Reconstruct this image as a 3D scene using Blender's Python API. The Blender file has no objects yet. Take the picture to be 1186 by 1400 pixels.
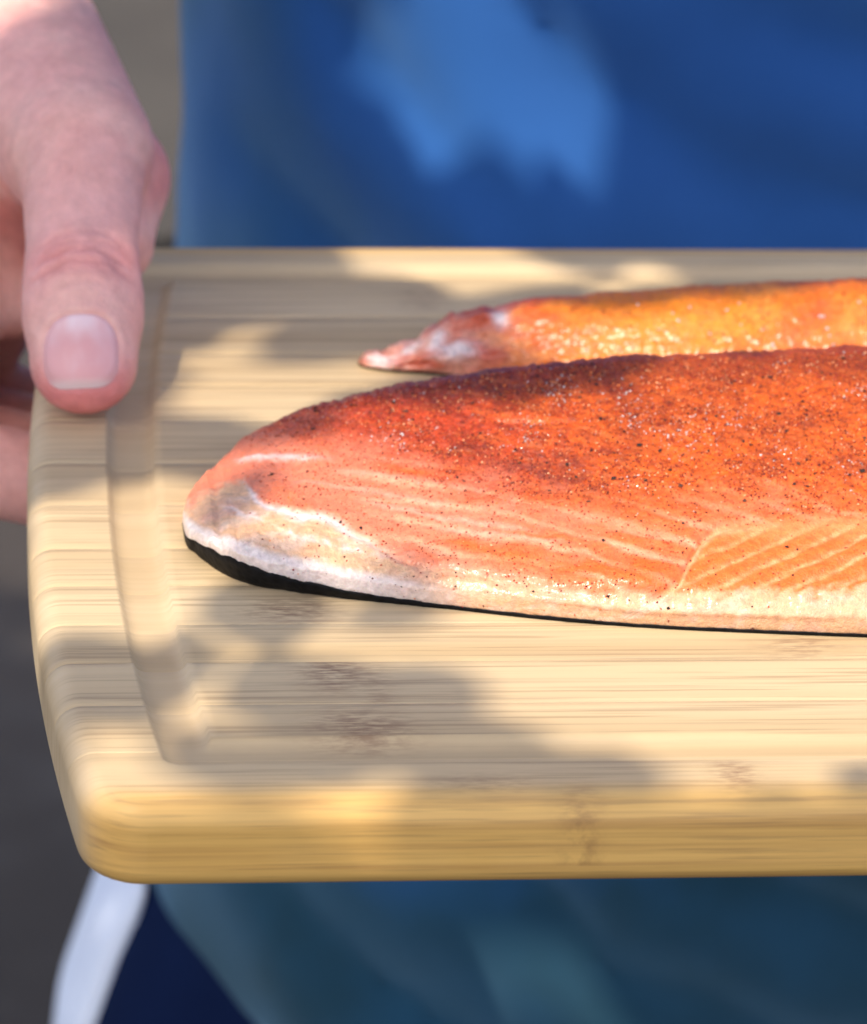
import bpy, math, random
import numpy as np
from mathutils import Matrix, Vector

random.seed(7)
RS = np.random.RandomState(11)
C = bpy.context.scene.collection
SC = bpy.context.scene
MM = 0.001

# ------------------------------------------------------------------ camera
F_PX, CAM = 5537.1942, Vector((-0.1964, -0.6904, 0.2943))
YAW, PITCH, ROLL = 0.1046, 0.4091, 0.0384
fwd = Vector((math.sin(YAW) * math.cos(PITCH), math.cos(YAW) * math.cos(PITCH), -math.sin(PITCH)))
rgt = Vector((math.cos(YAW), -math.sin(YAW), 0.0))
upv = rgt.cross(fwd)
r2 = math.cos(ROLL) * rgt + math.sin(ROLL) * upv
u2 = -math.sin(ROLL) * rgt + math.cos(ROLL) * upv
cd = bpy.data.cameras.new('camera')
cam = bpy.data.objects.new('camera', cd)
C.objects.link(cam)
m3 = Matrix((r2, u2, -fwd)).transposed()
cam.matrix_world = Matrix.Translation(CAM) @ m3.to_4x4()
cd.sensor_fit = 'HORIZONTAL'
cd.sensor_width = 36.0
cd.lens = F_PX / 1186 * 36.0
cd.clip_start, cd.clip_end = 0.02, 200.0
cd.dof.use_dof = True
cd.dof.focus_distance = 0.676
cd.dof.aperture_fstop = 29.0
SC.camera = cam

# ------------------------------------------------------------------ light
S = Vector((-0.30, -0.40, 0.87)).normalized()          # towards the sun
sun_el = math.asin(S.z)
sun_az = math.atan2(S.x, S.y)
w = bpy.data.worlds.new('World')
SC.world = w
w.use_nodes = True
nt = w.node_tree
bg = nt.nodes['Background']
sky = nt.nodes.new('ShaderNodeTexSky')
sky.sky_type = 'NISHITA'
sky.sun_disc = False
sky.sun_elevation = sun_el
sky.sun_rotation = sun_az
sky.dust_density = 2.6
sky.ozone_density = 0.0
sky.air_density = 0.8
nt.links.new(sky.outputs[0], bg.inputs[0])
bg.inputs[1].default_value = 0.15
ld = bpy.data.lights.new('sun', 'SUN')
ld.energy = 2.1
ld.angle = math.radians(0.5)
ld.color = (1.0, 0.90, 0.74)
sun = bpy.data.objects.new('sun', ld)
C.objects.link(sun)
sun.rotation_euler = (-S).to_track_quat('-Z', 'Y').to_euler()
sun.location = S * 4
SC.view_settings.view_transform = 'Standard'
SC.view_settings.look = 'None'
SC.view_settings.gamma = 1.0
SC.view_settings.exposure = 1.15
SC.render.engine = 'CYCLES'
SC.cycles.max_bounces = 8


# ------------------------------------------------------------------ helpers
def hashf(ix, iy, iz, seed):
    h = (ix.astype(np.int64) * 374761393 + iy.astype(np.int64) * 668265263 + iz.astype(np.int64) * 1274126177 + seed * 974634777) & 0x7fffffff
    h = ((h ^ (h >> 13)) * 1274126177) & 0x7fffffff
    h = (h ^ (h >> 16)) & 0xffff
    return h / 65535.0


def vnoise(x, y, z=None, seed=0):
    x = np.asarray(x, float)
    y = np.asarray(y, float)
    z = np.zeros_like(x) if z is None else np.asarray(z, float)
    fx, fy, fz = np.floor(x), np.floor(y), np.floor(z)
    tx, ty, tz = x - fx, y - fy, z - fz
    tx, ty, tz = [t * t * (3 - 2 * t) for t in (tx, ty, tz)]
    r = 0
    for dx in (0, 1):
        for dy in (0, 1):
            for dz in (0, 1):
                wgt = (tx if dx else 1 - tx) * (ty if dy else 1 - ty) * (tz if dz else 1 - tz)
                r = r + wgt * hashf(fx + dx, fy + dy, fz + dz, seed)
    return r * 2 - 1


def fbm(x, y, z=None, o=4, seed=0):
    r, a, t = 0, 1.0, 0
    x, y = np.asarray(x, float), np.asarray(y, float)
    x, y = .819 * x - .574 * y, .574 * x + .819 * y
    for k in range(o):
        r = r + a * vnoise(x, y, z, seed + k)
        t += a
        x, y = (.8 * x - .6 * y) * 2.03 + 3.1, (.6 * x + .8 * y) * 2.03 + 1.7
        z = None if z is None else z * 2.03
        a *= 0.5
    return r / t


def ss(a, b, x):
    t = np.clip((x - a) / (b - a), 0, 1)
    return t * t * (3 - 2 * t)


def mesh(name, V, quads=None, tris=None, mat=None, parent=None, smooth=True, colors=None, floats=None):
    V = np.asarray(V, np.float32)
    me = bpy.data.meshes.new(name)
    nq = 0 if quads is None else len(quads)
    ntr = 0 if tris is None else len(tris)
    idx = []
    if nq:
        idx.append(np.asarray(quads, np.int32).ravel())
    if ntr:
        idx.append(np.asarray(tris, np.int32).ravel())
    idx = np.concatenate(idx)
    me.vertices.add(len(V))
    me.vertices.foreach_set('co', V.ravel())
    me.loops.add(len(idx))
    me.loops.foreach_set('vertex_index', idx)
    starts = np.concatenate([np.arange(nq) * 4, nq * 4 + np.arange(ntr) * 3]).astype(np.int32)
    me.polygons.add(nq + ntr)
    me.polygons.foreach_set('loop_start', starts)
    me.update(calc_edges=True)
    me.validate()
    me.polygons.foreach_set('use_smooth', np.full(len(me.polygons), smooth))
    if colors is not None:
        a = me.color_attributes.new('col', 'FLOAT_COLOR', 'POINT')
        c4 = np.ones((len(V), 4), np.float32)
        c4[:, :3] = colors
        a.data.foreach_set('color', c4.ravel())
    for k, v in (floats or {}).items():
        a = me.attributes.new(k, 'FLOAT', 'POINT')
        a.data.foreach_set('value', np.asarray(v, np.float32))
    if mat:
        me.materials.append(mat)
    ob = bpy.data.objects.new(name, me)
    C.objects.link(ob)
    if parent:
        ob.parent = parent
    return ob


def empty(name, label, cat, loc=(0, 0, 0)):
    o = bpy.data.objects.new(name, None)
    C.objects.link(o)
    o.location = loc
    o['label'] = label
    o['category'] = cat
    o.empty_display_size = 0.05
    return o


def lin(r, g, b):
    f = lambda c: (c / 255) / 12.92 if c / 255 <= 0.04045 else ((c / 255 + 0.055) / 1.055) ** 2.4
    return np.array([f(r), f(g), f(b)])


def material(name, rough=0.5, base=(0.5, 0.5, 0.5)):
    m = bpy.data.materials.new(name)
    m.use_nodes = True
    t = m.node_tree
    b = t.nodes['Principled BSDF']
    b.inputs['Roughness'].default_value = rough
    b.inputs['Base Color'].default_value = (*base, 1)
    return m, t, b


def N(t, kind, **kw):
    n = t.nodes.new(kind)
    for k, v in kw.items():
        if k.startswith('i_'):
            key = k[2:]
            n.inputs[int(key) if key.isdigit() else key.replace('_', ' ')].default_value = v
        else:
            setattr(n, k, v)
    return n


def mixc(t, fac, a, b, mode='MIX'):
    n = t.nodes.new('ShaderNodeMix')
    n.data_type = 'RGBA'
    n.blend_type = mode
    for sock, v in ((n.inputs[0], fac), (n.inputs[6], a), (n.inputs[7], b)):
        if hasattr(v, 'is_linked'):
            t.links.new(v, sock)
        else:
            sock.default_value = v if not hasattr(v, '__len__') else (*v[:3], 1)
    return n.outputs[2]


def ramp(t, src, p0, p1, c0=(0, 0, 0), c1=(1, 1, 1)):
    r = t.nodes.new('ShaderNodeValToRGB')
    r.color_ramp.elements[0].position = p0
    r.color_ramp.elements[1].position = p1
    r.color_ramp.elements[0].color = (*c0, 1)
    r.color_ramp.elements[1].color = (*c1, 1)
    t.links.new(src, r.inputs[0])
    return r.outputs[0]


def coords(t, scale=(1, 1, 1), randomize=False):
    tc = t.nodes.new('ShaderNodeTexCoord')
    mp = t.nodes.new('ShaderNodeMapping')
    mp.inputs['Scale'].default_value = scale
    src = tc.outputs['Object']
    if randomize:
        oi = t.nodes.new('ShaderNodeObjectInfo')
        mu = N(t, 'ShaderNodeVectorMath', operation='ADD')
        sc_ = N(t, 'ShaderNodeMath', operation='MULTIPLY', i_1=7.0)
        t.links.new(oi.outputs['Random'], sc_.inputs[0])
        t.links.new(src, mu.inputs[0])
        t.links.new(sc_.outputs[0], mu.inputs[1])
        src = mu.outputs[0]
    t.links.new(src, mp.inputs['Vector'])
    return mp.outputs[0]


def noise(t, vec, scale, detail=4, rough=0.55, dist=0.0):
    n = N(t, 'ShaderNodeTexNoise')
    n.inputs['Scale'].default_value = scale
    n.inputs['Detail'].default_value = detail
    n.inputs['Roughness'].default_value = rough
    n.inputs['Distortion'].default_value = dist
    t.links.new(vec, n.inputs['Vector'])
    return n.outputs[0]


def bump(t, b, h, strength, dist):
    n = N(t, 'ShaderNodeBump')
    n.inputs['Strength'].default_value = strength
    n.inputs['Distance'].default_value = dist
    t.links.new(h, n.inputs['Height'])
    t.links.new(n.outputs[0], b.inputs['Normal'])
    return n


# surface nets on a rectilinear grid
def surfnets(f, xs, ys, zs):
    s = f < 0
    a = s[:-1, :-1, :-1]
    anyc, allc = a.copy(), a.copy()
    for dx in (0, 1):
        for dy in (0, 1):
            for dz in (0, 1):
                q = s[dx:s.shape[0] - 1 + dx, dy:s.shape[1] - 1 + dy, dz:s.shape[2] - 1 + dz]
                anyc |= q
                allc &= q
    act = anyc & ~allc
    I, J, K = np.nonzero(act)
    ids = np.full(act.shape, -1, np.int32)
    ids[I, J, K] = np.arange(len(I))
    corner = {}
    for dx in (0, 1):
        for dy in (0, 1):
            for dz in (0, 1):
                corner[(dx, dy, dz)] = (f[I + dx, J + dy, K + dz], np.stack([xs[I + dx], ys[J + dy], zs[K + dz]], 1))
    acc = np.zeros((len(I), 3))
    cnt = np.zeros(len(I))
    ks = list(corner)
    for p in ks:
        for ax in range(3):
            if p[ax] == 0:
                q = list(p)
                q[ax] = 1
                f0, P0 = corner[p]
                f1, P1 = corner[tuple(q)]
                cr = (f0 < 0) != (f1 < 0)
                tt = np.where(cr, f0 / np.where(cr, f0 - f1, 1), 0)
                acc += np.where(cr[:, None], P0 + tt[:, None] * (P1 - P0), 0)
                cnt += cr
    V = acc / cnt[:, None]
    quads = []
    for ax in range(3):
        sl0 = [slice(None)] * 3
        sl1 = [slice(None)] * 3
        sl0[ax] = slice(0, -1)
        sl1[ax] = slice(1, None)
        ch = s[tuple(sl0)] != s[tuple(sl1)]
        e = np.nonzero(ch)
        e = np.stack(e, 1)
        b_, c_ = (ax + 1) % 3, (ax + 2) % 3
        ok = (e[:, b_] > 0) & (e[:, c_] > 0) & (e[:, b_] < s.shape[b_] - 1) & (e[:, c_] < s.shape[c_] - 1)
        e = e[ok]
        inside = s[e[:, 0], e[:, 1], e[:, 2]]
        def cell(db, dc):
            q = e.copy()
            q[:, b_] -= db
            q[:, c_] -= dc
            return ids[q[:, 0], q[:, 1], q[:, 2]]
        Q = np.stack([cell(1, 1), cell(0, 1), cell(0, 0), cell(1, 0)], 1)
        Q[~inside] = Q[~inside][:, ::-1]
        quads.append(Q)
    return V, np.concatenate(quads), (I, J, K)


def smooth_mesh(V, Q, it=3, lam=0.5):
    E = np.concatenate([Q[:, [0, 1]], Q[:, [1, 2]], Q[:, [2, 3]], Q[:, [3, 0]]])
    E = np.concatenate([E, E[:, ::-1]])
    deg = np.bincount(E[:, 0], minlength=len(V)).astype(float)
    deg[deg == 0] = 1
    for _ in range(it):
        A = np.stack([np.bincount(E[:, 0], weights=V[E[:, 1], k], minlength=len(V)) for k in range(3)], 1) / deg[:, None]
        V = V + lam * (A - V)
    return V


def vnormals(V, Q):
    n = np.cross(V[Q[:, 2]] - V[Q[:, 0]], V[Q[:, 3]] - V[Q[:, 1]])
    R = np.zeros_like(V)
    for k in range(4):
        for c in range(3):
            R[:, c] += np.bincount(Q[:, k], weights=n[:, c], minlength=len(V))
    return R / (np.linalg.norm(R, axis=1)[:, None] + 1e-12)


def smin(a, b, k):
    h = np.clip(0.5 + 0.5 * (b - a) / k, 0, 1)
    return b + (a - b) * h - k * h * (1 - h)


def rcone(a, b, r1, r2, flat=None, fs=1.0):
    """distance function of a tapered limb segment; flat = direction squeezed by fs"""
    a = np.array(a, float)
    b = np.array(b, float)
    ba = b - a
    L2 = ba @ ba
    n = None if flat is None else np.array(flat, float) / np.linalg.norm(flat)
    def d(X, Y, Z):
        px, py, pz = X - a[0], Y - a[1], Z - a[2]
        if n is not None:
            dn = (px * n[0] + py * n[1] + pz * n[2])
            bn = ba @ n
            h0 = np.clip((px * ba[0] + py * ba[1] + pz * ba[2]) / L2, 0, 1)
            e = (dn - bn * h0) * (1 / fs - 1)
            px, py, pz = px + e * n[0], py + e * n[1], pz + e * n[2]
        h = np.clip((px * ba[0] + py * ba[1] + pz * ba[2]) / L2, 0, 1)
        g = fs if n is not None else 1.0
        return (np.sqrt((px - ba[0] * h) ** 2 + (py - ba[1] * h) ** 2 + (pz - ba[2] * h) ** 2) - (r1 + (r2 - r1) * h)) * (g if g > .9 else (g + 1) / 2)
    R = max(r1, r2)
    lo = np.minimum(a, b) - R
    hi = np.maximum(a, b) + R
    return d, lo, hi


def sdf_grid(prims, xs, ys, zs, init=0.05):
    f = np.full((len(xs), len(ys), len(zs)), init, np.float32)
    for (d, lo, hi), k in prims:
        mg = k + 0.006
        sl = []
        for ax, g in enumerate((xs, ys, zs)):
            i0 = max(np.searchsorted(g, lo[ax] - mg) - 1, 0)
            i1 = min(np.searchsorted(g, hi[ax] + mg) + 1, len(g))
            sl.append(slice(i0, i1))
        X, Y, Z = np.meshgrid(xs[sl[0]], ys[sl[1]], zs[sl[2]], indexing='ij', sparse=True)
        f[tuple(sl)] = smin(f[tuple(sl)], d(X, Y, Z), k)
    return f


def sdf_eval(prims, P):
    f = np.full(len(P), 0.05)
    for (d, lo, hi), k in prims:
        f = smin(f, d(P[:, 0], P[:, 1], P[:, 2]), k)
    return f


def grid_axis(*segs):
    out = []
    for a, b, st in segs:
        n = max(1, int(round((b - a) / st)))
        out.append(np.linspace(a, b, n + 1)[:-1])
    out.append(np.array([segs[-1][1]]))
    return np.concatenate(out)


# ------------------------------------------------------------------ ground
gm, t, b = material('soil', 0.95)
v = coords(t)
n1 = noise(t, v, 0.9, 5)
n2 = noise(t, v, 14, 6, 0.65)
n3 = noise(t, v, 90, 5, 0.7)
c = mixc(t, ramp(t, n1, 0.38, 0.62), (0.026, 0.018, 0.013), (0.040, 0.029, 0.022))
c = mixc(t, ramp(t, n2, 0.45, 0.75), c, (0.048, 0.039, 0.033))
t.links.new(c, b.inputs['Base Color'])
bump(t, b, n3, 0.8, 0.01)
GZ = -1.05
ng = 90
gx, gy = np.meshgrid(np.linspace(-1, 1, ng), np.linspace(-1, 1, ng), indexing='ij')
gX, gY = np.sign(gx) * np.abs(gx) ** 2.5 * 60, np.sign(gy) * np.abs(gy) ** 2.5 * 60 + 2
gZ = GZ + 0.012 * fbm(gX * 3, gY * 3, seed=3)
idx = np.arange(ng * ng).reshape(ng, ng)
gq = np.stack([idx[:-1, :-1], idx[1:, :-1], idx[1:, 1:], idx[:-1, 1:]], -1).reshape(-1, 4)
g = mesh('ground', np.stack([gX, gY, gZ], -1).reshape(-1, 3), gq, mat=gm)
g['kind'] = 'structure'
g['label'] = 'dark grey brown bare soil far below the board, out of focus'

pm, t, b = material('gravel', 0.95)
v = coords(t)
n2 = noise(t, v, 3, 5, 0.65)
n3 = noise(t, v, 70, 3, 0.7)
c = mixc(t, ramp(t, n2, 0.35, 0.65), (0.036, 0.029, 0.022), (0.058, 0.049, 0.038))
t.links.new(c, b.inputs['Base Color'])
bump(t, b, n3, 0.8, 0.01)
px_, py_ = np.meshgrid(np.linspace(-6, 6, 60), np.linspace(0, 1, 14), indexing='ij')
pY = 3.05 + 0.10 * np.sin(px_ * 1.3) + 0.25 * px_ + py_ * 2.6
pZ = GZ + 0.02 + 0.012 * fbm(px_ * 3, pY * 3, seed=3)
idx = np.arange(60 * 14).reshape(60, 14)
gq = np.stack([idx[:-1, :-1], idx[1:, :-1], idx[1:, 1:], idx[:-1, 1:]], -1).reshape(-1, 4)
g = mesh('gravel_path', np.stack([px_, pY, pZ], -1).reshape(-1, 3), gq, mat=pm)
g['kind'] = 'structure'
g['label'] = 'paler olive grey gravel path behind the person'

# ------------------------------------------------------------------ person
skin_m, t, b = material('skin', 0.5)
at = N(t, 'ShaderNodeAttribute', attribute_name='col')
v = coords(t)
n1 = noise(t, v, 260, 4, 0.6)
c = mixc(t, ramp(t, n1, 0.35, 0.7), (0.88, 0.84, 0.84), (1.06, 1.06, 1.06))
c = mixc(t, 1.0, at.outputs[0], c, 'MULTIPLY')
t.links.new(c, b.inputs['Base Color'])
b.inputs['Subsurface Weight'].default_value = 0.22
b.inputs['Subsurface Radius'].default_value = (1.0, 0.38, 0.22)
b.inputs['Subsurface Scale'].default_value = 0.004
vo = N(t, 'ShaderNodeTexVoronoi', i_Scale=1100.0)
t.links.new(v, vo.inputs['Vector'])
bump(t, b, vo.outputs[0], 0.25, 0.0006)

person = empty('person', 'person in a blue t-shirt and navy shorts holding the bamboo board, thumb on top', 'person', (0, 0.38, GZ))
P0 = np.array([0, 0.38, GZ])

V3 = lambda *a: np.array(a, float) * MM
tip, IP, MCP, CMC, WR = V3(-188.7, 34.0, 10.0), V3(-188.9, 49.5, 22.5), V3(-188.6, 75.5, 38.0), V3(-202, 128, 44), V3(-226, 184, 46)
ax_t = (tip - IP) / np.linalg.norm(tip - IP)
nz_t = np.cross(np.array([1.0, 0, 0]), ax_t)
nz_t = nz_t / np.linalg.norm(nz_t)
if nz_t[2] < 0:
    nz_t = -nz_t
sd_t = np.cross(ax_t, nz_t)
if sd_t[0] < 0:
    sd_t = -sd_t
hand = []
def add(pr, k):
    hand.append((pr, k * MM))
add(rcone(WR, V3(-262, 420, 80), 0.029, 0.043), 1)                     # forearm
add(rcone(V3(-262, 420, 80), V3(-215, 395, 350), 0.046, 0.058), 14)    # upper arm
add(rcone(WR + V3(0, -4, 0), V3(-214, 150, 38), 0.027, 0.024), 14)
mcps = [V3(-214.5, 99, 6), V3(-218, 117, 2), V3(-220, 138, -8), V3(-221, 156, -18)]
pips = [V3(-219, 64, -22), V3(-219, 83, -25), V3(-218, 105, -30), V3(-216, 128, -34)]
dips = [V3(-190, 61, -28), V3(-188, 80, -33), V3(-188, 102, -36), V3(-191, 126, -37)]
ends = [V3(-171, 66, -24), V3(-168, 84, -25.5), V3(-169, 105, -25.5), V3(-173, 128, -25)]
for i in range(4):                                                       # palm and knuckles
    add(rcone(V3(-222, 156, 25 - 5 * i), mcps[i], 0.019, 0.0125), 12)
for i in range(4):
    r = (0.0098, 0.0098, 0.0092, 0.0082)[i]
    fing = [(rcone(mcps[i], pips[i], r * 1.12, r), 5), (rcone(pips[i], dips[i], r, r * .92), 2.5), (rcone(dips[i], ends[i], r * .92, r * .78), 2.5)]
    for pr, k in fing:
        add(pr, k)
add(rcone(CMC, MCP + V3(-1, 8, -2), 0.0185, 0.0155), 12)               # thumb metacarpal
add(rcone(V3(-206, 140, 34), V3(-183.8, 98, 25), 0.017, 0.0128), 5)    # thenar
add(rcone(V3(-183.8, 98, 25), V3(-183.5, 82, 17), 0.0128, 0.0095), 3)
add(rcone(V3(-212, 126, 14), V3(-204, 98, 0), 0.013, 0.0095), 4)       # web to the index finger
add(rcone(V3(-213, 132, 14), V3(-209, 126, -18), 0.013, 0.010), 5)         # palm behind the board end
add(rcone(MCP, IP, 0.0125, 0.0105, nz_t, 0.9), 4)                      # thumb proximal
add(rcone(IP, IP + (tip - IP) * .45, 0.0105, 0.0111, nz_t, 0.86), 3)
add(rcone(IP + (tip - IP) * .35, tip, 0.0111, 0.0104, nz_t, 0.80), 3)
body = list(hand)
def addb(pr, k):
    body.append((pr, k))
addb(rcone((-0.175, .395, .36), (-0.05, .39, .40), 0.06, 0.07), .03)    # shoulder and torso, under the shirt
addb(rcone((-0.06, .38, .30), (-0.05, .38, -.2), 0.085, 0.085), .03)
addb(rcone((-0.07, .385, -.25), (-0.10, .39, -.62), 0.070, 0.06), .03)
addb(rcone((-0.10, .39, -.62), (-0.105, .40, -.98), 0.055, 0.036), .03)
addb(rcone((-0.105, .40, -1.0), (-0.12, .26, -1.02), 0.036, 0.028), .02)
addb(rcone((0, .385, .40), (0, .38, .47), 0.06, 0.055), .03)
h_ = 0.005
xs = grid_axis((-.325, -.237, .005), (-.237, -.160, .0009), (-.160, -h_ / 2, h_))
xs = np.append(xs, h_ / 2)
ys = grid_axis((.015, .145, .0009), (.145, .22, .0018), (.22, .50, .006))
zs = grid_axis((-1.052, -.30, .014), (-.30, -.050, .008), (-.050, .068, .0009), (.068, .48, .006))
f = sdf_grid(body, xs, ys, zs)
V, Q, (I, J, K) = surfnets(f, xs, ys, zs)
del f
V = smooth_mesh(V, Q, 2, 0.5)
nrm = vnormals(V, Q)
# creases, nail fold and skin folds
rel = V - tip
la, ls, ln = rel @ ax_t, rel @ sd_t, rel @ nz_t
La = la / MM
Ls = ls / MM
onthumb = (np.abs(Ls) < 16) & (La > -60) & (La < 14) & (np.abs(ln) < .02)
top = ss(-0.1, 0.5, nrm @ nz_t) * onthumb
disp = np.zeros(len(V))
for a0, cv, dep, wd, lim in ((-17.0, -.03, .8, .8, 9), (-19.4, -.026, .95, .8, 8.5), (-21.4, -.03, .5, .7, 9.5), (-15.0, -.03, .35, .7, 7), (-23.6, -.03, .4, .8, 9), (-12.4, -.05, .25, .7, 6)):
    line = a0 + cv * Ls ** 2 * -1 + 0.6 * vnoise(Ls * .4, Ls * 0 + a0)
    disp -= dep * np.exp(-((La - line) / wd) ** 2) * ss(lim + 3, lim - 3, np.abs(Ls)) * top
disp += 0.5 * np.exp(-((La + 18.5) / 5) ** 2) * np.exp(-(Ls / 8) ** 2) * top
# nail outline: superellipse around (nc, ns)
NA, NS, NL, NW = 1.4, -0.6, 7.0, 7.2
ne = (np.abs((La - NA) / NL) ** 2.6 + np.abs((Ls - NS) / NW) ** 3.2) ** (1 / 2.9)
disp -= 0.55 * ss(1.04, .96, ne) * top * ss(11, 8, La)
disp += 0.35 * np.exp(-((ne - 1.12) / .09) ** 2) * ss(3, -3, La) * top
disp += 0.10 * fbm(V[:, 0] * 900, V[:, 1] * 900, V[:, 2] * 900, 3) * (V[:, 1] < .2)
V = V + nrm * (disp * MM)[:, None]
base = lin(236, 180, 166)
red = lin(224, 130, 126)
pale = lin(240, 208, 198)
n_ = fbm(V[:, 0] * 90, V[:, 1] * 90, V[:, 2] * 90, 4, 5)
col = base[None] + (red - base)[None] * np.clip(.35 + .8 * n_, 0, 1)[:, None] * .6
rt = np.clip(np.exp(-((La - 9) / 6) ** 2) * onthumb * .9 + .5 * np.exp(-((La + 19) / 5) ** 2) * top + .6 * ss(10, 4, np.abs(V[:, 2] - .03) / MM) * ss(-.179, -.173, V[:, 0]), 0, 1)
col = col + (red - col) * rt[:, None]
col = col + (pale - col) * (np.clip(n_, 0, 1) * .5)[:, None]
cre = np.clip(-disp / .5, 0, 1) * (ne > 1.05)
col = col * (1 - .22 * cre[:, None] * np.array([.6, 1, 1]))
mid = I == len(xs) - 2
V[mid, 0] = 0
n0 = len(V)
mp = np.where(mid, np.arange(n0), 0)
nonmid = np.nonzero(~mid)[0]
mp[nonmid] = n0 + np.arange(len(nonmid))
V2 = V[nonmid] * np.array([-1, 1, 1])
VV = np.concatenate([V, V2]) - P0
QQ = np.concatenate([Q, mp[Q][:, ::-1]])
mesh('body', VV, QQ, mat=skin_m, parent=person, colors=np.concatenate([col, col[nonmid]]))

# fingernail
nail_m, t, b = material('nail', 0.45)
at = N(t, 'ShaderNodeAttribute', attribute_name='col')
t.links.new(at.outputs[0], b.inputs['Base Color'])
b.inputs['Subsurface Weight'].default_value = 0.2
b.inputs['Subsurface Radius'].default_value = (1.0, 0.5, 0.4)
b.inputs['Subsurface Scale'].default_value = 0.002
nu = 40
uu, vv_ = np.meshgrid(np.linspace(-1, 1, nu), np.linspace(-1, 1, nu), indexing='ij')
# square -> superellipse
rr = np.maximum(np.abs(uu), np.abs(vv_))
ang = np.arctan2(vv_, uu)
den = (np.abs(np.cos(ang)) ** 2.6 + np.abs(np.sin(ang)) ** 3.2) ** (1 / 2.9)
su, sv = rr * np.cos(ang) / den, rr * np.sin(ang) / den
A_, B_ = (NA + NL * su).ravel(), (NS + NW * sv).ravel()
start = tip + A_[:, None] * MM * ax_t + B_[:, None] * MM * sd_t + .03 * nz_t
tt = np.zeros(len(start))
for _ in range(60):
    tt += sdf_eval(hand, start - tt[:, None] * nz_t) * .9
hit = start - tt[:, None] * nz_t
R_ = rr.ravel()
off = 0.30 * ss(1.0, .86, R_) - .35 * ss(.9, 1.0, R_) + .25 * ss(3, 7, A_)
nv = hit + nz_t * (off * MM)[:, None]
pinkn, whiten, tipn = lin(228, 164, 162), lin(240, 206, 208), lin(240, 218, 212)
wl = np.exp(-(((A_ + 4.6) / 3.6) ** 2 + ((B_ - NS) / 5) ** 2))
nc_ = pinkn + (whiten - pinkn) * np.clip(wl * .9 + .25 * fbm(A_ * .3, B_ * .6, o=3), 0, 1)[:, None]
edge = (.6 * ss(6.8 - .02 * B_ ** 2, 8.2 - .02 * B_ ** 2, A_))
nc_ = nc_ + (tipn - nc_) * edge[:, None]
idx = np.arange(nu * nu).reshape(nu, nu)
nq = np.stack([idx[:-1, :-1], idx[1:, :-1], idx[1:, 1:], idx[:-1, 1:]], -1).reshape(-1, 4)
def nail_pair(sgn, name):
    vv2 = np.concatenate([nv, nv - nz_t * .0006])
    q2 = np.concatenate([nq, nq[:, ::-1] + nu * nu])
    vv2 = vv2 * np.array([sgn, 1, 1])
    if sgn < 0:
        q2 = q2[:, ::-1]
    return mesh(name, vv2 - P0, q2, mat=nail_m, parent=person, colors=np.concatenate([nc_, nc_]))
nail_pair(1, 'fingernail')

# shirt
cloth_m, t, b = material('blue_cotton', 0.9)
v = coords(t)
n1 = noise(t, v, 7, 4)
n2 = noise(t, v, 900, 2)
c = mixc(t, ramp(t, n1, 0.3, 0.7), (0.016, 0.078, 0.26), (0.028, 0.120, 0.38))
c = mixc(t, ramp(t, noise(t, v, 5.3, 3), .36, .52), (0.020, 0.080, 0.150), c)
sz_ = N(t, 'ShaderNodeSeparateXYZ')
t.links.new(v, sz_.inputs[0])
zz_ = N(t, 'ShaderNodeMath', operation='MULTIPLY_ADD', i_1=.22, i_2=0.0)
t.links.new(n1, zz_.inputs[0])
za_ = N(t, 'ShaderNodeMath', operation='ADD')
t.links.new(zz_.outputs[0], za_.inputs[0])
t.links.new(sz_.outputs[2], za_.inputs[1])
c = mixc(t, ramp(t, za_.outputs[0], .93, 1.03), mixc(t, ramp(t, n1, .4, .62), (0.007, 0.027, 0.032), (0.012, 0.058, 0.105)), c)  # shade below the board painted in: lower shirt shifts to dark teal
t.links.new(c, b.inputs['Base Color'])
b.inputs['Sheen Weight'].default_value = 0.7
b.inputs['Sheen Roughness'].default_value = 0.5
b.inputs['Sheen Tint'].default_value = (0.45, 0.75, 1.0, 1)
b.inputs['Specular IOR Level'].default_value = 0.15
bump(t, b, n2, 0.3, 0.0008)
def torso(a_tab, b_tab, cy, fold=None):
    za, aa = zip(*sorted(a_tab))
    zb, bb = zip(*sorted(b_tab))
    def d(X, Y, Z):
        A = np.interp(Z, za, aa)
        B = np.interp(Z, zb, bb)
        y = Y - cy
        r = ((np.abs(X) / A) ** 2.3 + (np.abs(y) / B) ** 2.3) ** (1 / 2.3)
        q = (r - 1) * B * .95
        if fold is not None:
            q = q + fold(X, y, Z)
        return q
    return d, np.array([-.25, cy - .16, za[0]]), np.array([.25, cy + .16, za[-1]])
def folds(X, y, Z):
    X, y, Z = np.broadcast_arrays(X, y, Z)
    wv = .030 * fbm(X * 9, Z * 9, y * 4, 3, 21)
    q1 = (Z + .95 * X + wv) / .062
    q2 = (Z + .45 * X + wv * 1.2) / .048
    f1 = np.abs(np.sin(q1 * math.pi)) ** .8
    f2 = np.abs(np.sin(q2 * math.pi)) ** .8
    bulge = .020 * np.exp(-((X + .078) ** 2 + (Z + .052) ** 2 + .9 * (X + .078) * (Z + .052)) / .030 ** 2) * (y < 0)
    mx = ss(-.06, .02, X)
    amp = (.008 + .005 * fbm(X * 6, Z * 6, y * 6, 2, 31)) * ss(.165, .12, np.abs(X))
    return -amp * (f1 * (1 - mx) + f2 * mx) + .006 + .004 * fbm(X * 14, Z * 14, y * 14, 3, 44) - bulge
shirt_p = []
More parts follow.
